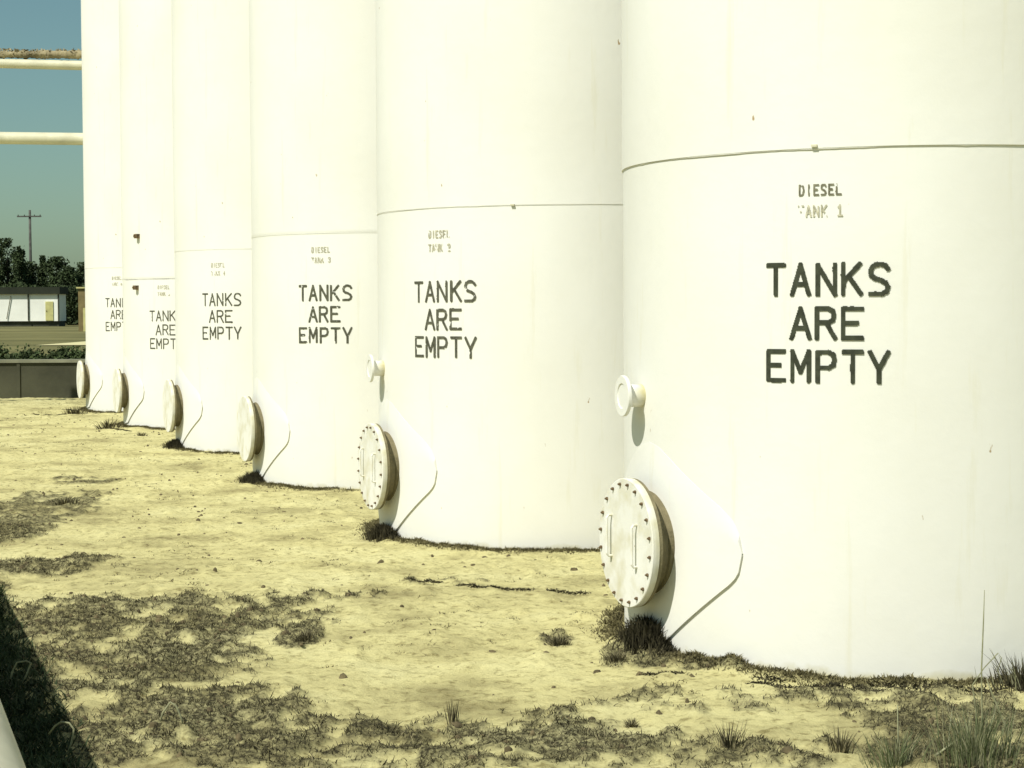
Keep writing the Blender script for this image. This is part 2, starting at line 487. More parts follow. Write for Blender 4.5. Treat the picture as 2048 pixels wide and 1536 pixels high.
def plate_mesh():
    "rounded diamond reinforcing plate bent to the shell, centred on the manhole"
    half = [(0, 1.005), (.10, .985), (.20, .935), (.55, .735), (.625, .675), (.668, .60), (.678, .53), (.672, .475), (.650, .425), (.610, .385), (.185, .072), (0, .05)]
    prof = half+[(-s, z) for s, z in reversed(half[1:-1])]
    # densify along s and fill as a grid of vertical strips
    S = np.linspace(-.678, .678, 73)
    def zr(s):
        s = abs(s); 
        top = [p for p in half[:7]]; bot = [p for p in half[6:]]
        zt = np.interp(s, [p[0] for p in top], [p[1] for p in top])
        zb = np.interp(s, [p[0] for p in reversed(bot)], [p[1] for p in reversed(bot)])
        return zt, zb
    V = []; F = []; th = .013; nz = 6
    for s in S:
        zt, zb = zr(s); a = s/RAD
        if zt-zb < .004: zt += .002; zb -= .002
        for r in (RAD+.001, RAD+th):
            for k in range(nz+1):
                z = zb+(zt-zb)*k/nz
                if k == nz and r > RAD+.002: r = RAD+.0025
                V.append((r*math.sin(a), -r*math.cos(a), z))
    m = nz+1
    for i in range(len(S)-1):
        b0, b1 = i*2*m, (i+1)*2*m
        for k in range(nz):
            F.append((b0+m+k, b1+m+k, b1+m+k+1, b0+m+k+1))
        F.append((b0, b1, b1+m, b0+m)); F.append((b0+m-1+m, b1+m-1+m, b1+m-1, b0+m-1))
    return mesh('reinforcing_plate', V, F)

def cover_mesh():
    r = COVER_R
    V, F = lathe([(r, 0), (r, .014), (r+.0005, .017), (r+.0005, .019), (r, .022), (r, .032), (r-.004, .035), (.20, .0352), (.001, .0352)], 72)
    return mesh('manhole_cover', V, F)

def neck_mesh():
    V, F = lathe([(NECK_R+.012, -.10), (NECK_R+.010, .010), (NECK_R, .018), (NECK_R, NECK_L-.040), (COVER_R-.002, NECK_L-.040), (COVER_R-.002, NECK_L-.023)], 64)
    return mesh('manhole_neck', V, F)

PLATE, COVER, NECK = plate_mesh(), cover_mesh(), neck_mesh()
for me in (PLATE, COVER): me.materials.append(M['tank'])
NECK.materials.append(M['neck'])
hb = MB(); hb.tube([(0,-.10,0),(0,-.10,.020),(.0,-.088,.030),(.0,.088,.030),(0,.10,.020),(0,.10,0)], .0065, 8)
HANDLE = mesh('handle', hb.V, hb.F); HANDLE.materials.append(M['tank'])
V, F = lathe([(.055, -.08), (.055, .075), (.098, .075), (.100, .078), (.100, .090), (.098, .093), (.062, .093), (.060, .088), (.001, .088)], 40)
NOZ = mesh('nozzle', V, F); NOZ.materials.append(M['tank'])
sb = hexbolt(.008, .016); sb.materials.append(M['rust'])

def roof_mesh():
    V, F = lathe([(RAD+.03, 8.36), (RAD+.03, 8.42), (RAD*.6, 8.6), (.25, 8.72), (.25, 8.82), (.001, 8.85)], 96)
    return mesh('roof', V, F)
ROOF = roof_mesh(); ROOF.materials.append(M['tank'])

def make_tank(i, label, text_deg, seam, dz, number, detail):
    c = TANKS[i]
    t = empty('storage_tank', (c[0], c[1], -.01))
    tag(t, label, 'storage tank', 'white storage tanks in a receding row')
    s = link('shell', shell_mesh(seam, i+1), M['tank'], t); auto_smooth(s, 25)
    w = link('weld_seam', bead_mesh(seam, i+5, (1, .55, .25, .3, .25, .3)[i]), M['tank'], t); auto_smooth(w, 60)
    r = link('roof', ROOF, None, t); auto_smooth(r, 30)
    pl = link('reinforcing_plate', PLATE, None, t); pl.rotation_euler.z = -R_(MANHOLE_A); auto_smooth(pl, 30)
    nk = link('manhole_neck', NECK, None, t); nk.matrix_local = frame_at(MANHOLE_A, RAD, NECK_Z); auto_smooth(nk, 30)
    cv = link('manhole_cover', COVER, None, t); cv.matrix_local = frame_at(MANHOLE_A, RAD+NECK_L-.022, NECK_Z); auto_smooth(cv, 30)
    if detail:
        for k in range(20):
            a = 2*math.pi*(k+.5)/20+.03
            b_ = link('bolt', BOLT, None, cv)
            b_.location = ((COVER_R-.027)*math.cos(a), (COVER_R-.027)*math.sin(a), .034); b_.rotation_euler.z = a*3
        for sx, sy in ((-.155, .02), (.135, -.0)):
            h_ = link('handle', HANDLE, None, cv); h_.location = (sx, sy, .033)
    if detail:
        nz = link('nozzle', NOZ, None, t); nz.matrix_local = frame_at(MANHOLE_A+4, RAD+.012, 1.225); auto_smooth(nz, 30)
    tx = link('lettering', big(i), M['ink'] if i == 0 else M['ink2'], t); tx.rotation_euler.z = -R_(text_deg); tx.location.z = dz+.01
    tx['label'] = 'dark painted words TANKS ARE EMPTY'
    wear = .27 if i == 0 else .30
    mt = M['ink_faded'] if i else M['ink_mid']
    for ln, lb, ms, wr in ((('DIESEL', -.100, .0335, .027, 2.134, .052), 'small faded word DIESEL', mt, wear), (('TANK '+number, -.104, .0355, .029, 2.040, .054), 'small very faded words TANK '+number, M['ink_faded'], wear+.03)):
        sm = lettering([ln], .0024 if i == 0 else .0045, .0038 if i == 0 else .0046, wr, i+2)
        st = link('small_lettering', sm, ms, t); st.rotation_euler.z = -R_(text_deg+1.1); st.location.z = dz+.01
        st['label'] = lb
    return t

M['ink2'] = simple('aged_lettering', (.085, .085, .060), .9, var=.4, scale=30)
M['ink_mid'] = simple('worn_lettering', (.17, .16, .11), .9, var=.4, scale=60)
texts = [
 'nearest white storage tank, cut by the right edge, with a dark lap seam above DIESEL',
 'second white storage tank, directly left of the nearest one, its lettering near its left side',
 'third white storage tank from the right, between the second tank and the narrower fourth',
 'fourth white storage tank from the right, the last whose word TANKS is fully readable',
 'fifth white storage tank from the right, with lower lettering and two small dark brackets',
 'farthest and narrowest white storage tank, its left side against the sky and pole',
]
tdeg = [24.5, 38.8, 24.3, 28.9, 24.0, 25.6]
tank_obj = []
for i in range(6):
    seam = SEAM_Z+.01 if i != 4 else 2.10
    dz = (0, 0, .03, .0, -.195, .01)[i]
    tank_obj.append(make_tank(i, texts[i], tdeg[i], seam, dz, str(i+1), i < 2))
for z, dg in ((2.69, 45.), (1.975, 46.7)):
    b = MB(); b.box(-.035, .035, -.03, .03, -.01, .05); b.box(-.012, .012, -.012, .012, .045, .075)
    o = b.build('bracket', M['rust'], tank_obj[4]); o.matrix_local = frame_at(dg, RAD+.006, z)
# rough nub on the seams of the two nearest tanks
def nub(i, dg, z):
    b = MB(); b.box(-.014, .012, -.005, .005, -.002, .012)
    o = b.build('seam_lug', M['tank'], tank_obj[i]); o.matrix_local = frame_at(dg, RAD+.006, z)
nub(0, 26.6, SEAM_Z+.02); nub(1, 16, SEAM_Z+.01)

# ------------------------------------------------------------ sun direction (needed nowhere else)
SUN_T, SUN_E = 41.0, 51.0

# ------------------------------------------------------------ white pipe at the lower left
pu, pr, pz = .555-1.395*.18-.339*.40, .18, .58
def rowpt(u, v, z=0): 
    p = PERP*u+DIRV*v
    return (p[0], p[1], z)
pp = empty('ground_pipe', rowpt(pu, 8))
tag(pp, 'white painted pipe raised just off the ground, cut by the lower left corner', 'pipe')
pp_inv = Matrix.Translation(Vector(rowpt(pu, 8))).inverted()
b = MB(); b.tube([Vector(rowpt(pu, v, pz))-Vector(rowpt(pu, 8)) for v in np.linspace(-3, 24, 28)], pr, 32)
o = b.build('pipe_run', M['pipe_white'], pp); auto_smooth(o, 40)
for v in (2.0, 5.2, 13.5, 18, 22.5):
    b = MB(); q = Vector(rowpt(pu, v))-Vector(rowpt(pu, 8)); b.box(-.06, .06, -.09, .09, -.02, pz-pr+.004)
    o = b.build('pipe_support', M['cap'], pp); o.location = q; o.rotation_euler.z = ROW

# ------------------------------------------------------------ overhead pipes at the far tanks
def overhead(x0, y0, x1, y1, Y, label, rad, name='overhead_pipe'):
    a = Vector(at(x0, y0, Y)); c = Vector(at(x1, y1, Y))
    d = (c-a)
    s = a-d*2.0; e = a+d*1.9
    t = empty(name, (s.x, s.y, 0)); tag(t, label, 'pipe', 'overhead pipes joining the farthest tank')
    b = MB(); b.tube([s-Vector((s.x, s.y, 0))+(e-s)*k/20 for k in range(21)], rad, 20)
    o = b.build('pipe_run', M['pipe_white'], t); auto_smooth(o, 40)
    for k in (.12, .3):
        q = (e-s)*k+s-Vector((s.x, s.y, 0))
        cl = MB(); cl.tube([q-(e-s).normalized()*.03, q+(e-s).normalized()*.03], rad*1.5, 20)
        cl.build('flange', M['pipe_white'], t)
    b = MB(); b.tube([(.05, 0, -.02), (.05, 0, s.z-rad*.8)], .09, 12); b.build('support_post', M['pipe_white'], t, True)
    return a, c
a1, c1 = overhead(0, 276, 165, 278, 31.6, 'lower clean white overhead pipe running level into the farthest tank', .104)
a2, c2 = overhead(0, 127, 165, 131, 31.6, 'upper pale overhead pipe with a rough brown wrapped pipe on its top', .080)

def quadcloud(P, size, rng, flat=.0):
    "leaf-sized two-triangle faces at random tilts"
    n = len(P)
    u = rng.normal(size=(n, 3)); u /= np.linalg.norm(u, axis=1)[:, None]
    v = rng.normal(size=(n, 3)); v[:, 2] *= (1-flat)
    v -= (u*v).sum(1)[:, None]*u; v /= np.linalg.norm(v, axis=1)[:, None]
    s = size*rng.uniform(.5, 1.3, (n, 1))
    V = np.stack([P-u*s, P+v*s*.55, P+u*s, P-v*s*.55], 1).reshape(-1, 3)
    F = np.arange(4*n).reshape(n, 4)
    return V, F

def npmesh(name, V, F):
    me = bpy.data.meshes.new(name)
    V = np.asarray(V, float); F = np.asarray(F)
    me.vertices.add(len(V)); me.vertices.foreach_set('co', V.ravel())
    k = F.shape[1]
    me.loops.add(F.size); me.loops.foreach_set('vertex_index', F.ravel())
    me.polygons.add(len(F)); me.polygons.foreach_set('loop_start', np.arange(0, F.size, k))
    me.update(calc_edges=True)
    return me

# rough old pipe, its wrapping in tatters, lying on the upper pale pipe
dv = np.array(c2)-np.array(a2)
tt = np.linspace(-1.9, 1.85, 520); m_ = 18
cen = np.array(a2)+tt[:, None]*dv+np.array([0, 0, .155])
cen[:, 2] += .028*np.clip(tt, -.5, 1.3)
an = np.linspace(0, 2*np.pi, m_, endpoint=False)
TT, AA = np.meshgrid(tt, an, indexing='ij')
rr = .058+.012*np.clip(TT, 0, 1)+.050*(fbm(TT*16+3, AA*.0+TT*9+np.abs(AA-np.pi)*1.3, 4)-.5)+.035*(fbm(TT*55, np.abs(AA-np.pi)*4, 2)-.5)
V = np.stack([cen[:, 0, None]+0*AA, cen[:, 1, None]+rr*np.cos(AA), cen[:, 2, None]+rr*np.sin(AA)], -1).reshape(-1, 3)
i0 = np.arange(519)[:, None]*m_; j0 = np.arange(m_)[None]; j1 = (j0+1) % m_
F = np.stack([i0+j0, i0+j1, i0+m_+j1, i0+m_+j0], -1).reshape(-1, 4)
wp = link('wrapped_pipe', npmesh('wrapped_pipe', V, F), M['vine'])
tag(wp, 'rough mottled brown wrapped pipe lying along the top of the upper pale overhead pipe', 'pipe')
tm = RNG.uniform(-1.8, 1.8, 1500)
P = np.array(a2)+tm[:, None]*dv+np.stack([RNG.normal(0, .02, 1500), RNG.normal(0, .03, 1500), .165+RNG.uniform(-.03, .08, 1500)+.028*np.clip(tm, -.5, 1.3)], 1)
V, F = quadcloud(P, .028, RNG)
link('tattered_wrapping', npmesh('tattered_wrapping', V, F), M['vine'], wp)

# ------------------------------------------------------------ low dark wall behind the tanks
wy = 35.2
b = MB(); b.box(-60, 60, wy, wy+.35, -.3, .66)
wl = b.build('low_wall', M['dark_wall'])
tag(wl, 'long low dark stained wall crossing behind the farthest tank', 'wall')
b = MB(); b.box(-60.03, 60.03, wy-.04, wy+.39, .663, .72); b.build('wall_cap', M['cap'], wl)
k = 0
b = MB()
for x in np.arange(-59, 60, 3.1):
    b.box(x-.03, x+.03, wy-.022, wy-.001, -.2, .66)
b.build('wall_joints', M['dark_wall'], wl)

# dirt track and far ground features
def strip(name, x0, x1, y0, y1, z, m):
    me = mesh(name, [(x0, y0, z), (x1, y0, z), (x1, y1+4, z), (x0, y1, z)], [(0, 1, 2, 3)])
    o = link(name, me, m); tag(o, kind='structure'); return o
x0, y0 = gp(92, 690)
strip('dirt_track', x0, 60, y0-2, y0+16, .03, M['path'])

# ------------------------------------------------------------ shrubs behind the wall
def shrub(px, w, h, Y, label, seed):
    x, _, _ = at(px, 700, Y)
    rng = np.random.default_rng(seed)
    t = empty('shrub', (x, Y, 0)); tag(t, label, 'shrub', 'shrubs behind the low dark wall')
    cl = rng.normal(size=(26, 3)); cl /= np.linalg.norm(cl, axis=1)[:, None]
    cl = cl*rng.uniform(.3, 1, (26, 1))*np.array([w*.42, .45, h*.36])+np.array([0, 0, h*.55])
    P = cl[rng.integers(0, 26, 3600)]+rng.normal(size=(3600, 3))*np.array([w*.085, .12, h*.11])
    P[:, 2] = np.clip(P[:, 2], .03, h*1.08)
    V, F = quadcloud(P, .045, rng)
    link('foliage', npmesh('foliage', V, F), M['leaf2'], t)
    b = MB()
    for q in range(4):
        a = rng.uniform(0, 6.28); b.tube([(0, 0, -.05), (math.cos(a)*w*.12, math.sin(a)*.1, h*.35), (math.cos(a)*w*.25, math.sin(a)*.2, h*.7)], [.02, .014, .006], 6)
    b.build('stem', M['bark'], t)
shrub(-20, 1.0, .95, 40, 'shrub behind the wall, cut by the left edge', 1)
shrub(28, .8, .74, 38.5, 'low sparse shrub behind the wall, in front of the left trailer panel', 2)
shrub(62, .8, .86, 40, 'round dark shrub behind the wall, below the utility pole', 3)
shrub(100, .85, .78, 39, 'wide low shrub behind the wall, below the olive door', 4)
shrub(138, .8, .80, 40.5, 'shrub behind the wall, below the gap between trailer and shed', 5)
shrub(178, .85, .82, 39.5, 'shrub behind the wall, half hidden by the farthest tank', 6)

# ------------------------------------------------------------ trailer, shed, pole
YT = 200.
xa, _, zt = at(118, 588, YT); _, _, zb = at(118, 642, YT)
xl = at(-110, 600, YT)[0]
tr = empty('office_trailer', ((xa+xl)/2, YT, 0))
tag(tr, 'long white trailer with dark roof and olive door, in front of the dark trees', 'trailer')
ox, oy = (xa+xl)/2, YT
def tb(name, m, px0, px1, py0, py1, y0, y1, par=tr):
    x0, _, z1 = at(px0, py0, YT); x1, _, z0 = at(px1, py1, YT)
    b = MB(); b.box(x0-ox, x1-ox, y0, y1, z0, z1); return b.build(name, m, par)
body = tb('wall', M['trailer'], -110, 118, 588, 642, 0, 3.2)
tb('roof', M['roof'], -113, 121, 575, 587.9, -.35, 3.5)
b = MB(); x0 = xl-ox; b.box(x0+.1, xa-ox-.1, .25, 3.0, -.1, zb-.003); b.build('skirting', M['dark'], tr)
d_ = tb('door', M['olive'], 91, 107, 603, 641, -.09, -.003)
b = MB(); hx = at(93.5, 622, YT); b.box(hx[0]-ox-.04, hx[0]-ox+.04, -.15, -.093, hx[2]-.05, hx[2]+.05); b.build('handle', M['rust'], d_)
tb('downpipe', M['dark'], 55.5, 58.5, 588.5, 641.5, -.14, -.02)
tb('downpipe', M['dark'], -40, -37, 588.5, 641.5, -.14, -.02)
tb('corner_post', M['dark'], 115.6, 119, 588.3, 641.8, -.10, -.004)
b = MB()
p0, p1 = at(22, 592, YT), at(14, 638, YT)
b.tube([(p0[0]-ox, -.12, p0[2]), (p1[0]-ox, -.12, p1[2])], .05, 6); b.build('shading_line', M['cap'], tr)  # slanting line of shading on the panel, modelled as a thin grey rod

YS = 150.
sx0, _, sz1 = at(156, 577, YS); sx1 = at(200, 577, YS)[0]
sh = empty('garden_shed', ((sx0+sx1)/2, YS, 0)); tag(sh, 'small tan board shed showing as a narrow strip beside the farthest tank', 'shed')
w2 = (sx1-sx0)/2
b = MB(); b.box(-w2, w2, 0, 2.2, -.1, sz1); b.build('wall', M['tan'], sh)
b = MB(); b.box(-w2-.12, w2+.12, -.15, 2.35, sz1+.003, sz1+.12); b.build('roof', M['olive'], sh)
b = MB(); b.box(-.5, .3, -.04, -.003, 0, 1.9); dd = b.build('door', M['olive'], sh)

YP = 239.
px_, _, pzt = at(59.5, 420, YP)
up_ = empty('utility_pole', (px_, YP, 0)); tag(up_, 'tall wooden utility pole with one crossarm rising above the trees', 'utility pole')
b = MB(); b.tube([(0, 0, -.3), (0, 0, pzt*.5), (0, 0, pzt)], [.23, .19, .155], 12); b.build('pole', M['pole'], up_, True)
cz = at(59, 433, YP)[2]
b = MB(); b.box(-1.60, 1.53, -.27, -.158, cz-.09, cz+.09); ca = b.build('crossarm', M['pole'], up_)
for x in (-1.45, -.65, .65, 1.38):
    b = MB(); b.tube([(x, -.21, cz+.092), (x, -.21, cz+.15), (x, -.21, cz+.24)], [.04, .07, .04], 8); b.build('insulator', M['dark'], ca)

# ------------------------------------------------------------ trees behind
def tree(px, top, w, Y, label, seed, kind='round', n=7000):
    x, _, h = at(px, top, Y)
    rng = np.random.default_rng(seed)
    t = empty('tree', (x, Y, 0)); tag(t, label, 'tree', 'dark trees behind the white trailer')
    b = MB()
    b.tube([(0, 0, -.2), (.05, 0, h*.25), (-.05, .05, h*.55), (0, 0, h*.88)], [.24, .19, .12, .03], 8)
    m = 34
    cz = rng.uniform(.10 if kind == 'bush' else .16, .95, m)
    rad = w/2*np.sqrt(np.clip(1-((cz-.42)/.60)**2, .02, 1))
    if kind == 'cone': rad = w/2*np.clip(1.08-cz, .05, 1)
    aa = rng.uniform(0, 6.28, m); rr = rad*rng.uniform(.25, .95, m)
    cen = np.stack([rr*np.cos(aa), rr*np.sin(aa), cz*h], 1)
    for q in range(0, m, 3):
        b.tube([(0, 0, cen[q, 2]*.75), tuple(cen[q]*np.array([.6, .6, .93])), tuple(cen[q])], [.07, .045, .015], 5)
    b.build('trunk', M['bark'], t)
    cen = np.vstack([cen, [[0, 0, h*.95]]])
    ix = rng.integers(0, len(cen), n)
    sc = rng.uniform(.5, 1.2, len(cen))[ix][:, None]
    P = cen[ix]+rng.normal(size=(n, 3))*sc*np.array([w*.085, w*.085, h*.045])
    P[:, 2] = np.clip(P[:, 2], .2, h)
    V, F = quadcloud(P, .17, rng)
    link('crown', npmesh('crown', V, F), M['leaf'], t)
tree(-30, 500, 6.5, 232, 'tree cut by the left edge of the picture', 21)
tree(14, 477, 4.2, 228, 'tallest dark tree, at the left edge beside the utility pole', 22)
tree(38, 492, 2.2, 226, 'slim dark tree leaning out to the right of the tallest tree', 23, 'round', 4500)
tree(59, 524, 3.2, 232, 'dark tree hiding the foot of the utility pole', 24)
tree(84, 512, 2.6, 230, 'pointed dark tree just right of the utility pole', 25, 'cone')
tree(113, 514, 3.6, 229, 'broad dark tree above the right end of the trailer', 26)
tree(142, 535, 3.6, 224, 'lower dark tree between the trailer and the tan shed', 27)
tree(172, 526, 3.8, 231, 'dark tree half hidden behind the farthest tank', 28)
tree(225, 505, 6.5, 236, 'dark tree wholly screened by the farthest tanks', 29) if False else None
# thick dark undergrowth that closes the gaps under the crowns
n = 26000
P = np.stack([RNG.uniform(-72, -42, n), RNG.uniform(216, 224, n), np.zeros(n)], 1)
hh = 3.7+1.6*fbm(P[:, 0]*.5, P[:, 1]*.1, 3)
P[:, 2] = RNG.uniform(0, 1, n)**.8*hh
V, F = quadcloud(P, .24, RNG)
o = link('undergrowth', npmesh('undergrowth', V, F), M['leaf'])
tag(o, 'dense dark undergrowth below the trees', 'undergrowth', kind='stuff')

# ------------------------------------------------------------ weeds and grass
def blades(P, H, Wd, lean, bend, rng, az=None):
    "each blade: tapered, bent strip of 2 quads and a tip; as quads"
    n = len(P)
    if az is None: az = rng.uniform(0, 2*np.pi, n)
    d = np.stack([np.cos(az), np.sin(az), np.zeros(n)], 1)
    sdir = rng.uniform(0, 2*np.pi, n)
    s = np.stack([np.cos(sdir), np.sin(sdir), np.zeros(n)], 1)
    rows = []
    for t, wf in ((0, 1.), (.4, .85), (.75, .55), (1., .08)):
        off = d*(lean*t+bend*t*t)[:, None]*H[:, None]
        z = H*(t-.45*bend*t*t)
        c = P+off; c = c.copy(); c[:, 2] += z
        rows.append(c-s*(Wd*wf/2)[:, None]); rows.append(c+s*(Wd*wf/2)[:, None])
    V = np.stack(rows, 1).reshape(-1, 3)
    b0 = np.arange(n)[:, None]*8
    F = np.concatenate([b0+np.array([[0, 1, 3, 2]]), b0+np.array([[2, 3, 5, 4]]), b0+np.array([[4, 5, 7, 6]])], 1).reshape(-1, 4)
    return V, F

def scatter(n, box, dens):
    x = RNG.uniform(box[0], box[1], n); y = RNG.uniform(box[2], box[3], n)
    k = RNG.random(n) < dens(x, y)
    return x[k], y[k]
def outside(x, y):
    ok = np.ones(len(x), bool)
    for c in TANKS: ok &= np.hypot(x-c[0], y-c[1]) > RAD+.012
    return ok

def weed_stuff(name, x, y, h0, h1, w, mat, label, per=1, spread=.0, lean=.5, bend=.6, seed=5, cat='weeds'):
    rng = np.random.default_rng(seed)
    x = np.repeat(x, per)+rng.normal(0, spread, len(x)*per); y = np.repeat(y, per)+rng.normal(0, spread, len(y)*per)
    k = outside(x, y); x, y = x[k], y[k]
    z = gheight(x, y)-.004
    n = len(x)
    H = rng.uniform(h0, h1, n)*rng.uniform(.5, 1, n)
    V, F = blades(np.stack([x, y, z], 1), H, w*rng.uniform(.6, 1.3, n), lean*rng.uniform(.1, 1.3, n), bend*rng.uniform(0, 1.3, n), rng)
    o = link(name, npmesh(name, V, F), mat)
    tag(o, label, cat, kind='stuff')
    return o

x, y = scatter(330000, (-4.6, 3.2, 6.2, 14), lambda x, y: weed_shade_mask(x, y)**1.2)
weed_stuff('brown_weeds', x, y, .008, .036, .0045, M['grass_dark'], 'low brown weeds in dark patches on the sandy ground', 1, .01)
x, y = scatter(60000, (-4.6, 3.2, 6.2, 14), lambda x, y: weed_shade_mask(x, y)*.35)
weed_stuff('dry_weeds', x, y, .012, .045, .0035, M['grass_dry'], 'thin dry weeds standing among the brown patches', 1, .01, .6, .8, 6)
x, y = scatter(15000, (-9.5, 4, 6.2, 34), lambda x, y: np.clip(fbm(x*2.6, y*1.6, 4)*4.2-2.1, .02, 1))
weed_stuff('scattered_tufts', x, y, .006, .024, .006, M['grass_mid'], 'tiny scattered tufts over the open sand', 14, .018, .7, .7, 7)
v_ = RNG.uniform(2.5, 14, 26000); u_ = RNG.normal(.60, .085, 26000)  # near-black blades filling the corner pipe's shadow band to deepen its shade
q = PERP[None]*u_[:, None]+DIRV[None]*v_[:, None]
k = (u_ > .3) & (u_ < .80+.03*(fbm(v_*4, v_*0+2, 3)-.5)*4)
weed_stuff('pipe_shade_blades', q[k, 0], q[k, 1], .02, .07, .009, M['leaf'], 'dark blades put in to deepen the shadow along the corner pipe', 1, 0, .6, .6, 12)
# strip at the foot of the tanks
def footd(x, y): return ring_mask(x, y)*np.clip(fbm(x*3, y*3, 3)*3-1.1, .05, 1)
xx = []; yy = []
for c in TANKS:
    a = RNG.uniform(0, 2*np.pi, 15000); q = RAD+.014+np.abs(RNG.normal(0, .060, 15000))
    xa_, ya_ = c[0]+q*np.cos(a), c[1]+q*np.sin(a)
    k = fbm(a*4+c[1], q*3, 3) > .30
    xx.append(xa_[k]); yy.append(ya_[k])
weed_stuff('foot_weeds', np.concatenate(xx), np.concatenate(yy), .010, .034, .007, M['grass_mid'], 'dark ragged weeds in a strip round the feet of the tanks', 2, .01, .6, .6, 8)

def streak(pts, seed):
    P = np.array([gp(*p) for p in pts]); seg = np.hypot(*np.diff(P, axis=0).T); cum = np.concatenate([[0], np.cumsum(seg)])
    n = int(cum[-1]*1500); q = RNG.uniform(0, cum[-1], n)
    k = fbm(q*5+seed, q*0+seed, 3) > .40; q = q[k]
    return np.interp(q, cum, P[:, 0])+RNG.normal(0, .012, len(q)), np.interp(q, cum, P[:, 1])+RNG.normal(0, .018, len(q))
SX = [streak(p, 3+i) for i, p in enumerate([
    [(1280, 1344), (1380, 1350), (1480, 1353), (1700, 1368), (2060, 1384)], [(790, 1170), (860, 1164), (960, 1180), (1200, 1187)],
    [(1440, 1362), (1640, 1372), (1900, 1390)], [(66, 828), (100, 832), (132, 829)], [(100, 816), (140, 820), (180, 823)], [(205, 858), (260, 863)]])]
weed_stuff('twig_litter', np.concatenate([a[0] for a in SX]), np.concatenate([a[1] for a in SX]), .008, .022, .010, M['dead'], 'dark twiggy litter lying in thin streaks in front of the tanks', 1, 0, 1.2, .6, 15, 'litter')

# crumbs and clods of soil: uncountable
n0 = 9000
x, y = scatter(n0, (-8, 3.4, 6.2, 30), lambda x, y: np.clip(.16+weed_shade_mask(x, y)*.8+ring_mask(x, y)*.8, 0, 1))
k = outside(x, y); x, y = x[k], y[k]; n = len(x)
ico = []; 
for t in range(7): 
    a = 2*np.pi*t/7; ico.append((math.cos(a), math.sin(a), -.3))
for t in range(5):
    a = 2*np.pi*t/5+.3; ico.append((.65*math.cos(a), .65*math.sin(a), .45))
ico.append((0, 0, .8)); ico = np.array(ico)
Fi = []
for t in range(7):
    u_ = 7+int(round(t*5/7)) % 5; v_ = 7+int(round((t+1)*5/7)) % 5
    Fi.append((t, (t+1) % 7, u_)); 
    if u_ != v_: Fi.append(((t+1) % 7, v_, u_))
for t in range(5): Fi.append((7+t, 7+(t+1) % 5, 12))
Fi = np.array(Fi)
sz = RNG.uniform(.006, .02, n)*RNG.uniform(.5, 1.3, n)
V = ico[None]*sz[:, None, None]*RNG.uniform(.6, 1.4, (n, 1, 3))*RNG.uniform(.75, 1.25, (n, len(ico), 1))
V[:, :, 0] += x[:, None]; V[:, :, 1] += y[:, None]; V[:, :, 2] += gheight(x, y)[:, None]
F = (Fi[None]+np.arange(n)[:, None, None]*len(ico)).reshape(-1, 3)
o = link('soil_clods', npmesh('soil_clods', V.reshape(-1, 3), F), M['soil'])
tag(o, 'small dark clods and crumbs strewn over the sand', 'clods', kind='stuff')

# plants one can point at
def clump(name, px, py, w, h, n, mats, label, cat='weed', seed=1, wd=.004, lean=.4, bend=.5, dome=False):
    cx, cy = gp(px, py)
    rng = np.random.default_rng(seed)
    t = empty(name, (cx, cy, 0)); tag(t, label, cat)
    for q, (part, mt, frac, wf) in enumerate(mats):
        m = int(n*frac)
        r = np.abs(rng.normal(0, .42, m))*w/2; a = rng.uniform(0, 6.28, m)
        x, y = r*np.cos(a), r*np.sin(a)
        z = gheight(x+cx, y+cy)-.005
        H = h*rng.uniform(.35, 1, m)*(np.sqrt(np.clip(1-(r/(w/2))**2, .05, 1)) if dome else 1)
        V, F = blades(np.stack([x, y, z], 1), H, wd*wf*rng.uniform(.6, 1.3, m), lean*rng.uniform(.1, 1.2, m), bend*rng.uniform(0, 1.3, m), rng, a+rng.normal(0, .5, m))
        link(part, npmesh(part, V, F), mt, t)
    return t
GM = [('blades', M['grass_dark'], .6, 1), ('dry_blades', M['grass_dry'], .4, .8)]
GT = [('blades', M['grass_green'], .55, 1.2), ('dry_stalks', M['stalk'], .45, .8)]
clump('weed_tuft', 1116, 1284, .15, .060, 420, GM, 'round brown weed tuft alone on the sand, left of the nearest manhole', seed=31, dome=True)
clump('weed_tuft', 905, 1440, .06, .12, 60, GM, 'narrow upright spiky weed at the lower middle of the sand', seed=32, lean=.12, bend=.1)
clump('weed_tuft', 610, 1278, .14, .06, 320, GM, 'brown weed tuft at the right tip of the left weed patch', seed=33, dome=True)
clump('weed_tuft', 1458, 1492, .13, .12, 130, GM, 'fine spiky weed at the bottom edge below the manhole plate', seed=34, lean=.25, bend=.3)
clump('weed_tuft', 1262, 1442, .075, .05, 150, GM, 'small reddish brown weed knob between the lower patches', seed=35, dome=True)
clump('weed_tuft', 1680, 1500, .12, .11, 130, GM, 'spiky weed at the bottom edge left of the tall grass', seed=36, lean=.25, bend=.3)
clump('weed_tuft', 150, 828, .5, .16, 160, GM, 'dark weed tuft at the left foot of the farthest tank', seed=37, wd=.012, dome=True)
clump('weed_tuft', 216, 858, .5, .17, 160, GM, 'dark weed tuft at the left foot of the fifth tank', seed=38, wd=.012, dome=True)
clump('weed_tuft', 283, 872, .25, .08, 90, GM, 'small dark weed just in front of the fifth tank', seed=39, wd=.010, dome=True)
clump('weed_tuft', 1232, 1316, .20, .055, 420, GM, 'matted weed heap at the foot of the nearest manhole', seed=40, dome=True)
clump('weed_tuft', 130, 1012, .5, .09, 260, GM, 'dark weed clump at the left edge, level with the third tank foot', seed=46, wd=.006, dome=True)
clump('tall_grass', 1950, 1530, .50, .24, 420, GT, 'tall green and straw grass clump at the bottom right corner', 'grass clump', seed=41, wd=.0032, lean=.22, bend=.25)
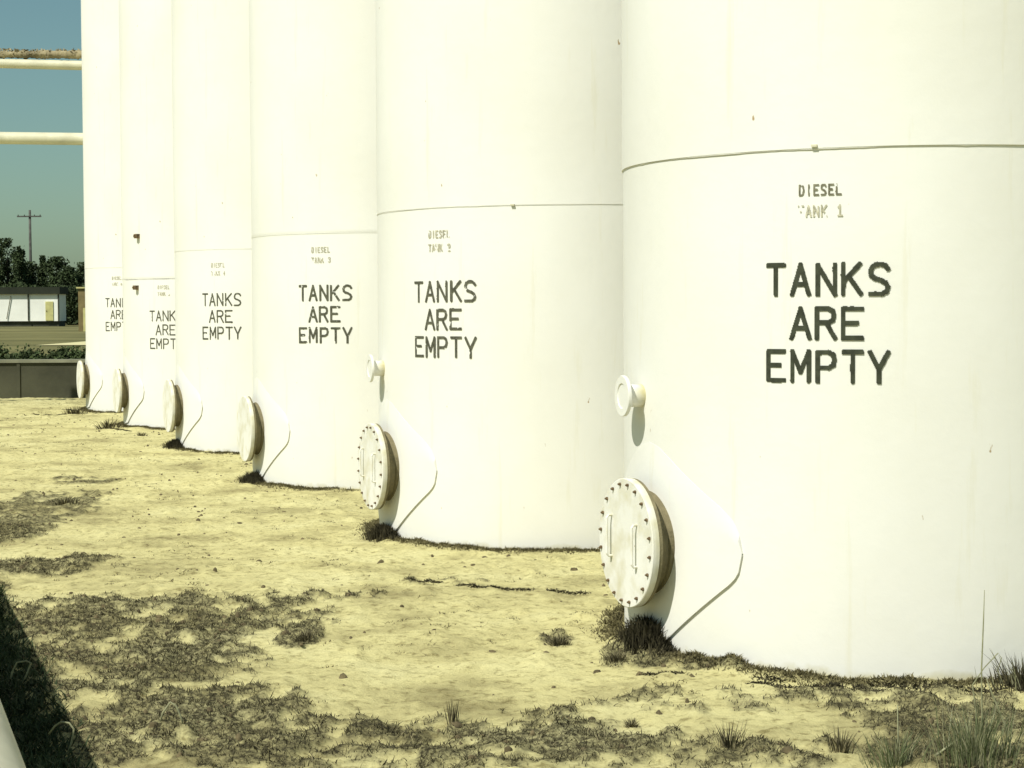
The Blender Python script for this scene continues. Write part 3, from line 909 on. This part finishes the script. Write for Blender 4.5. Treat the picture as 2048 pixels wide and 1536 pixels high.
clump('tall_grass', 1790, 1530, .30, .15, 150, GT, 'shorter sparse grass clump left of the tall corner grass', 'grass clump', seed=42, wd=.0035, lean=.3, bend=.3)
clump('tall_grass', 2050, 1380, .30, .17, 260, [('blades', M['grass_dark'], .7, 1.3), ('dry_stalks', M['stalk'], .3, .8)], 'dark weed clump against the nearest tank at the right edge', 'grass clump', seed=43, wd=.006, lean=.3, bend=.3)

for i_, (h_, lb) in enumerate(((.15, 'dense dark weeds under the manhole of the nearest tank'), (.13, 'dense dark weeds added to deepen the shade under the manhole of the second tank'), (.12, 'dense dark weeds added to deepen the shade under the manhole of the third tank'), (.12, 'dense dark weeds added to deepen the shade under the manhole of the fourth tank'))):
    tr_ = R_(66)  # real at the nearest tank; on the others added to deepen neck shade
    cx, cy = TANKS[i_][0]-(RAD+.075)*math.sin(tr_), TANKS[i_][1]-(RAD+.075)*math.cos(tr_)
    rng = np.random.default_rng(60+i_); m_ = 2600
    al = rng.normal(-.01, .095, m_); ou = np.abs(rng.normal(0, .055, m_))+.012
    th = tr_+al/RAD
    X_, Y_ = TANKS[i_][0]-(RAD+ou)*np.sin(th), TANKS[i_][1]-(RAD+ou)*np.cos(th)
    H_ = h_*rng.uniform(.3, 1, m_)*np.exp(-(al/.19)**2)
    V, F = blades(np.stack([X_-cx, Y_-cy, gheight(X_, Y_)-.005], 1), H_, .008*rng.uniform(.6, 1.4, m_), .35*rng.uniform(0, 1, m_), .5*rng.uniform(0, 1, m_), rng)
    o = link('neck_shade_weeds', npmesh('neck_shade_weeds', V, F), M['dead']); o.location = (cx, cy, 0)
    tag(o, lb, 'weeds', 'dark weeds and shade under the manholes')

def stalk(name, pts, rad, mat, label, cat='grass stalk'):
    b_ = Vector(pts[0]); o = MB(); o.tube([Vector(p)-b_ for p in pts], rad, 6)
    ob = o.build(name, mat, None, True); ob.location = b_
    tag(ob, label, cat); return ob
def gpt(px, py, z=0):
    x, y = gp(px, py, 0); return Vector((x, y, z))
# tall stems in front of the nearest tank
x, y = gp(1966, 1520)
Yd = y
def vt(px, py, Y=None): return at(px, py, Y or Yd)
stalk('grass_stalk', [(x, y, -.01), vt(1964, 1440), vt(1963, 1340), vt(1967, 1240), vt(1969, 1180)], [.0035, .003, .0028, .0022, .0012], M['stalk'], 'tallest thin pale grass stalk rising straight from the corner grass')
stalk('grass_stalk', [vt(1966, 1525), vt(1945, 1370), vt(1968, 1336), vt(1996, 1306), vt(2003, 1316), vt(1992, 1352)], [.003, .0025, .002, .002, .0018, .001], M['stalk'], 'grass stalk bent over like a hook before the nearest tank')
stalk('grass_stalk', [vt(2030, 1530), vt(2010, 1450), vt(1985, 1390), vt(1972, 1355)], [.004, .0035, .003, .0015], M['stalk'], 'straight pale stalk leaning left out of the corner grass')
stalk('grass_stalk', [vt(1835, 1536), vt(1880, 1505), vt(1915, 1480), vt(1925, 1476)], [.005, .005, .004, .002], M['stalk'], 'thick pale stalk lying slantwise at the bottom right')
stalk('grass_stalk', [vt(1798, 1530), vt(1796, 1470), vt(1795, 1410)], [.0035, .003, .0015], M['stalk'], 'single upright stalk left of the tall corner grass')
# bent stalks in the lower left
for (px, py, pts, lb) in (
    (318, 1452, [(318,1452),(326,1425),(341,1404),(352,1412),(362,1435),(368,1455)], 'pale stalk bent into an arch in the lower left weed patch'),
    (20, 1360, [(18,1375),(24,1345),(34,1325),(52,1322),(62,1326),(52,1352),(38,1378)], 'bent pale grass blade in the deep shade beside the corner pipe, upper of two'),
    (115, 1460, [(98,1468),(110,1452),(122,1444),(138,1446),(148,1458),(143,1486),(132,1512)], 'bent pale grass blade in the deep shade beside the corner pipe, lower of two')):
    Y_ = gp(*pts[-1])[1]
    P = [at(a_, b_, Y_-.02) for a_, b_ in pts]
    P = [(p[0], p[1], max(p[2], 0)) for p in P]
    stalk('bent_blade', P, [.004]*(len(P)-1)+[.0015], M['stalk'], lb, 'grass blade')

# ------------------------------------------------------------ light
world = bpy.data.worlds.new('World'); bpy.context.scene.world = world; world.use_nodes = True
nt = world.node_tree; bg = nt.nodes['Background']
sky = nt.nodes.new('ShaderNodeTexSky'); sky.sky_type = 'NISHITA'; sky.sun_disc = False
sd = Vector((-math.sin(R_(SUN_T))*math.cos(R_(SUN_E)), -math.cos(R_(SUN_T))*math.cos(R_(SUN_E)), math.sin(R_(SUN_E))))
sky.sun_elevation = R_(SUN_E); sky.sun_rotation = math.atan2(sd.x, sd.y)
sky.air_density = 1.0; sky.dust_density = 1.2; sky.ozone_density = 1.0
mix = nt.nodes.new('ShaderNodeMixRGB'); mix.blend_type = 'MULTIPLY'; mix.inputs['Fac'].default_value = 1
mix.inputs['Color2'].default_value = (.95, 1.21, 1.03, 1)
nt.links.new(sky.outputs[0], mix.inputs['Color1']); nt.links.new(mix.outputs[0], bg.inputs['Color'])
bg.inputs['Strength'].default_value = .06
sl = bpy.data.lights.new('sun', 'SUN'); sl.energy = 4.6; sl.angle = R_(.5); sl.color = (1, .97, .87)
so = bpy.data.objects.new('sun', sl); C.objects.link(so)
so.rotation_euler = (-sd).to_track_quat('-Z', 'Y').to_euler()

# ------------------------------------------------------------ camera
cd = bpy.data.cameras.new('camera'); cam = bpy.data.objects.new('camera', cd); C.objects.link(cam)
cd.sensor_width = 36; cd.lens = FPX/2048*36; cd.clip_start = .05; cd.clip_end = 8000
m = Matrix.Identity(4)
for i in range(3):
    m[i][0] = rt[i]; m[i][1] = up[i]; m[i][2] = -fw[i]
m.translation = (0, 0, CAM_H); cam.matrix_world = m
sc = bpy.context.scene; sc.camera = cam
sc.view_settings.view_transform = 'Standard'; sc.view_settings.look = 'None'; sc.view_settings.exposure = .16
sc.view_settings.gamma = 1
sc.cycles.max_bounces = 6
